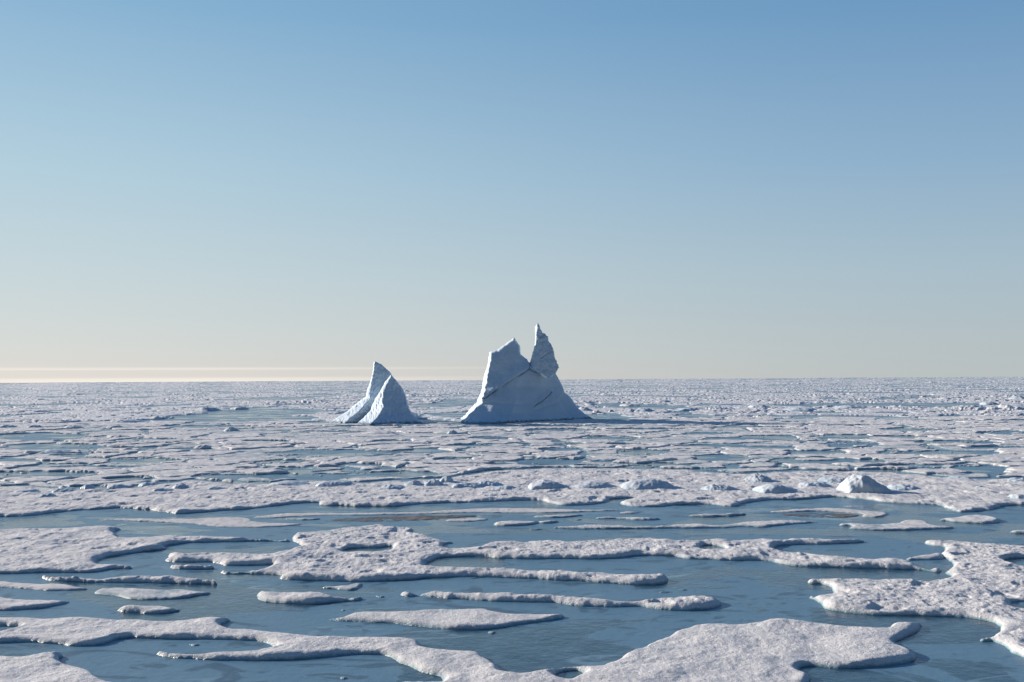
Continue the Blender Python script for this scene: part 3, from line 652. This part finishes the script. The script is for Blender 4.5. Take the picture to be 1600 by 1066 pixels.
# ------------------------------------------------------------------ icebergs
def interp(pts, v, axis=1):
    p = sorted(pts, key=lambda q: q[axis]); return np.interp(v, [q[axis] for q in p], [q[1 - axis] for q in p])
def berg_piece(outline, Df, thick, step=1.1, curl=(2.5, 1.6), rback=6.0, seed=0, jag=.35):
    """outline in picture pixels at the piece's own distance; Df gives the distance of the front, thick the body behind"""
    O = []
    n = len(outline)
    for i in range(n):
        a = np.array(outline[i], float); b = np.array(outline[(i + 1) % n], float); k = max(1, int(np.linalg.norm(b - a) / step))
        for j in range(k): O.append(a + (b - a) * j / k)
    O = np.array(O)
    O[:, 0] += jag * pn(O[:, 0] * .35, O[:, 1] * .35, seed + 1) * 2; O[:, 1] += jag * pn(O[:, 0] * .4, O[:, 1] * .4, seed + 2) * 1.5
    x0, y0 = O.min(0); x1, y1 = O.max(0)
    gx, gy = np.meshgrid(np.arange(x0, x1, step), np.arange(y0, y1, step)); gx = gx + ((np.arange(gx.shape[0]) % 2) * step / 2)[:, None]
    gx = gx.ravel(); gy = gy.ravel(); sd = poly_sd(O, gx, gy); k = sd > step * .55
    I = np.stack([gx[k], gy[k]], -1)
    P = np.concatenate([O, I]); nb = len(O)
    r = delaunay_2d_cdt([Vector(p) for p in P], [(i, (i + 1) % nb) for i in range(nb)], [], 1, 1e-5)
    P2 = np.array([tuple(v) for v in r[0]]); Fc = np.array([f for f in r[2] if len(f) == 3])
    sd = np.maximum(poly_sd(O, P2[:, 0], P2[:, 1]), 0); bd = sd < 1e-3
    px, py = P2[:, 0], P2[:, 1]
    D = Df(px, py) + curl[0] * np.exp(-sd / curl[1])
    B = Df(px, py) + curl[0] + thick(px, py) * (1 - np.exp(-sd / rback)) + .8 * fbm(px * .15, py * .15, seed + 50, 3) * (1 - np.exp(-sd))
    B = np.where(bd, D, np.maximum(B, D + .1))
    rr = ray(px, py); rr = rr / rr[:, 1:2]
    Vf = rr * D[:, None] + np.array([0, 0, CAMH]); Vb = rr * B[:, None] + np.array([0, 0, CAMH])
    m = len(P2); bi = np.arange(m) + m; bi[bd] = np.arange(m)[bd]
    F = np.concatenate([Fc[:, ::-1], bi[Fc]])
    F = np.where(True, F, F)
    return np.concatenate([Vf, Vb]), F
def join(parts):
    V = []; F = []; o = 0
    for v, f in parts: V.append(v); F.append(f + o); o += len(v)
    return np.concatenate(V), np.concatenate(F)
def b3(u, v): return (700 + u / 5.6125, 490 + v / 5.6125)
def b2(u, v): return (500 + u / 8.2, 550 + v / 8.2)
def seg_d(pts, px, py):
    d = np.full(px.shape, 1e9); side = np.zeros(px.shape)
    for (ax, ay), (bx, by) in zip(pts[:-1], pts[1:]):
        ex, ey = bx - ax, by - ay; t = np.clip(((px - ax) * ex + (py - ay) * ey) / (ex * ex + ey * ey), 0, 1)
        dd = np.hypot(px - ax - ex * t, py - ay - ey * t); s = np.sign(ex * (py - ay) - ey * (px - ax))
        k = dd < d; d = np.where(k, dd, d); side = np.where(k, s, side)
    return d, side
MP = 360 / FPX
crack1 = [b3(245, 785), b3(420, 675), b3(560, 582), b3(712, 485)]
crack2 = [b3(765, 810), b3(850, 745), b3(905, 695)]
crack3 = [b3(712, 485), b3(760, 503), b3(820, 520), b3(880, 565), b3(940, 520)]
slab_r = [b3(1020, 690), b3(960, 745), b3(1010, 840), b3(1100, 940), b3(1130, 1010)]
apron = [b3(200, 800), b3(400, 785), b3(700, 800), b3(760, 850), b3(980, 770)]
def big_D(px, py):
    ox, oy = px, py; jx = 1.3 * pn(px * .09, py * .09, 90); jy = 1.3 * pn(px * .09, py * .09, 91)
    top = interp([b3(370, 210), b3(370, 970)], py, 1) * 0
    v = (py - 490) * 5.6125; u = (px - 700) * 5.6125
    base = np.interp(v + 22 * fbm(px * .03, py * .03, 97, 2), [80, 330, 480, 620, 780, 880, 940, 975, 1010], [366, 362, 358, 353.5, 349, 343, 338, 333, 327])
    # waterline recedes toward both ends
    lx = np.interp(v, [200, 335, 640, 780, 890, 940, 1010], [400, 365, 295, 245, 140, 85, 60]); rx = np.interp(v, [80, 500, 640, 740, 880, 930, 1010], [960, 960, 1005, 1080, 1200, 1285, 1300])
    dl = np.clip((u - lx) / 5.6125 * MP, 0, None); dr = np.clip((rx - u) / 5.6125 * MP, 0, None)
    mid = 372
    d = mid - np.minimum((mid - base), 3 + np.minimum(dl * (11 + 5 * pn(px * 0, py * .12, 95)) + .3 * pn(px * .2, py * .2, 96), dr * .95))
    sm = 1.5
    c1, s1 = seg_d(crack1, px + jx, py + jy); d = d + (1.3 + 2.2 * pn(px * .09, py * .09, 92)) * np.exp(-(c1 / 1.0) ** 2) - 1.2 * (s1 < 0) * ss(14, 0, c1) 
    c2, s2 = seg_d(crack2, px + jx, py + jy); d = d + 2.2 * np.exp(-(c2 / .8) ** 2) - 1.0 * (s2 < 0) * ss(9, 0, c2)
    c4, s4 = seg_d(slab_r, px, py); inr = (s4 < 0) & (px > b3(960, 0)[0])
    d = d + np.where(inr, 3.5, 0) * ss(0, 1.5, c4)
    ca, sa = seg_d(apron, px, py); d = d + .5 * np.exp(-(ca / 2.2) ** 2)
    d = d + .85 * fbm(px * .035, py * .035, 800, 3, gain=.3) + .15 * fbm(px * .05 + py * .35, py * .35 - px * .2, 820, 3)
    return d
bigO = [b3(*p) for p in [(370, 335), (430, 320), (500, 270), (545, 235), (580, 212), (600, 240), (632, 285), (637, 355), (690, 400), (718, 438), (722, 480), (820, 518), (880, 560), (940, 520), (970, 570), (1005, 640), (1020, 690), (1080, 740), (1130, 820), (1200, 880), (1280, 925), (1330, 945), (1320, 1010), (60, 1010), (30, 950), (90, 932), (150, 890), (200, 830), (250, 778), (285, 700), (300, 640), (305, 590), (320, 530), (345, 460), (355, 390), (363, 345)]]
def sp_D(px, py):
    v = (py - 490) * 5.6125; u = (px - 700) * 5.6125
    xc = np.interp(v, [80, 200, 300, 430, 560, 650], [782, 775, 768, 745, 730, 720])
    base = np.interp(v, [80, 330, 560, 700], [365.5, 361, 357.0, 354])
    d = base + np.where(u < xc, (xc - u) / 5.6125 * MP * 1.9, (u - xc) / 5.6125 * MP * .28)
    bd_ = big_D(px, py) - .8; d = np.where(v > 430, np.minimum(d, d + (bd_ - d) * ss(430, 500, v)), d)
    for a, b in (((800, 215), (850, 180)), ((820, 390), (905, 330))):
        c, s = seg_d([b3(*a), b3(*b)], px, py); d = d + .8 * np.exp(-(c / .7) ** 2)
    d = d + .9 * fbm(px * .11, py * .11, 860, 4) + .3 * fbm(px * .1 + py * .4, py * .4 - px * .2, 870, 3)
    return d
spO = [b3(*p) for p in [(780, 82), (793, 85), (810, 130), (830, 172), (858, 182), (875, 203), (880, 240), (905, 270), (925, 310), (935, 380), (950, 410), (965, 450), (970, 475), (950, 515), (935, 530), (880, 572), (850, 545), (815, 525), (765, 508), (722, 492), (718, 430), (735, 370), (755, 300), (765, 230), (762, 170), (765, 120), (775, 95)]]
def put_berg(pieces, label):
    allv = np.concatenate([p[1][0] for p in pieces]); c = allv[allv[:, 2] < 3].mean(0)
    e = bpy.data.objects.new('iceberg', None); COL.objects.link(e); e.location = (c[0], c[1], 0); tag(e, label, 'iceberg')
    for nm, (V, F) in pieces:
        mesh_obj(nm, V - np.array([c[0], c[1], 0]), F, M_BERG, parent=e)
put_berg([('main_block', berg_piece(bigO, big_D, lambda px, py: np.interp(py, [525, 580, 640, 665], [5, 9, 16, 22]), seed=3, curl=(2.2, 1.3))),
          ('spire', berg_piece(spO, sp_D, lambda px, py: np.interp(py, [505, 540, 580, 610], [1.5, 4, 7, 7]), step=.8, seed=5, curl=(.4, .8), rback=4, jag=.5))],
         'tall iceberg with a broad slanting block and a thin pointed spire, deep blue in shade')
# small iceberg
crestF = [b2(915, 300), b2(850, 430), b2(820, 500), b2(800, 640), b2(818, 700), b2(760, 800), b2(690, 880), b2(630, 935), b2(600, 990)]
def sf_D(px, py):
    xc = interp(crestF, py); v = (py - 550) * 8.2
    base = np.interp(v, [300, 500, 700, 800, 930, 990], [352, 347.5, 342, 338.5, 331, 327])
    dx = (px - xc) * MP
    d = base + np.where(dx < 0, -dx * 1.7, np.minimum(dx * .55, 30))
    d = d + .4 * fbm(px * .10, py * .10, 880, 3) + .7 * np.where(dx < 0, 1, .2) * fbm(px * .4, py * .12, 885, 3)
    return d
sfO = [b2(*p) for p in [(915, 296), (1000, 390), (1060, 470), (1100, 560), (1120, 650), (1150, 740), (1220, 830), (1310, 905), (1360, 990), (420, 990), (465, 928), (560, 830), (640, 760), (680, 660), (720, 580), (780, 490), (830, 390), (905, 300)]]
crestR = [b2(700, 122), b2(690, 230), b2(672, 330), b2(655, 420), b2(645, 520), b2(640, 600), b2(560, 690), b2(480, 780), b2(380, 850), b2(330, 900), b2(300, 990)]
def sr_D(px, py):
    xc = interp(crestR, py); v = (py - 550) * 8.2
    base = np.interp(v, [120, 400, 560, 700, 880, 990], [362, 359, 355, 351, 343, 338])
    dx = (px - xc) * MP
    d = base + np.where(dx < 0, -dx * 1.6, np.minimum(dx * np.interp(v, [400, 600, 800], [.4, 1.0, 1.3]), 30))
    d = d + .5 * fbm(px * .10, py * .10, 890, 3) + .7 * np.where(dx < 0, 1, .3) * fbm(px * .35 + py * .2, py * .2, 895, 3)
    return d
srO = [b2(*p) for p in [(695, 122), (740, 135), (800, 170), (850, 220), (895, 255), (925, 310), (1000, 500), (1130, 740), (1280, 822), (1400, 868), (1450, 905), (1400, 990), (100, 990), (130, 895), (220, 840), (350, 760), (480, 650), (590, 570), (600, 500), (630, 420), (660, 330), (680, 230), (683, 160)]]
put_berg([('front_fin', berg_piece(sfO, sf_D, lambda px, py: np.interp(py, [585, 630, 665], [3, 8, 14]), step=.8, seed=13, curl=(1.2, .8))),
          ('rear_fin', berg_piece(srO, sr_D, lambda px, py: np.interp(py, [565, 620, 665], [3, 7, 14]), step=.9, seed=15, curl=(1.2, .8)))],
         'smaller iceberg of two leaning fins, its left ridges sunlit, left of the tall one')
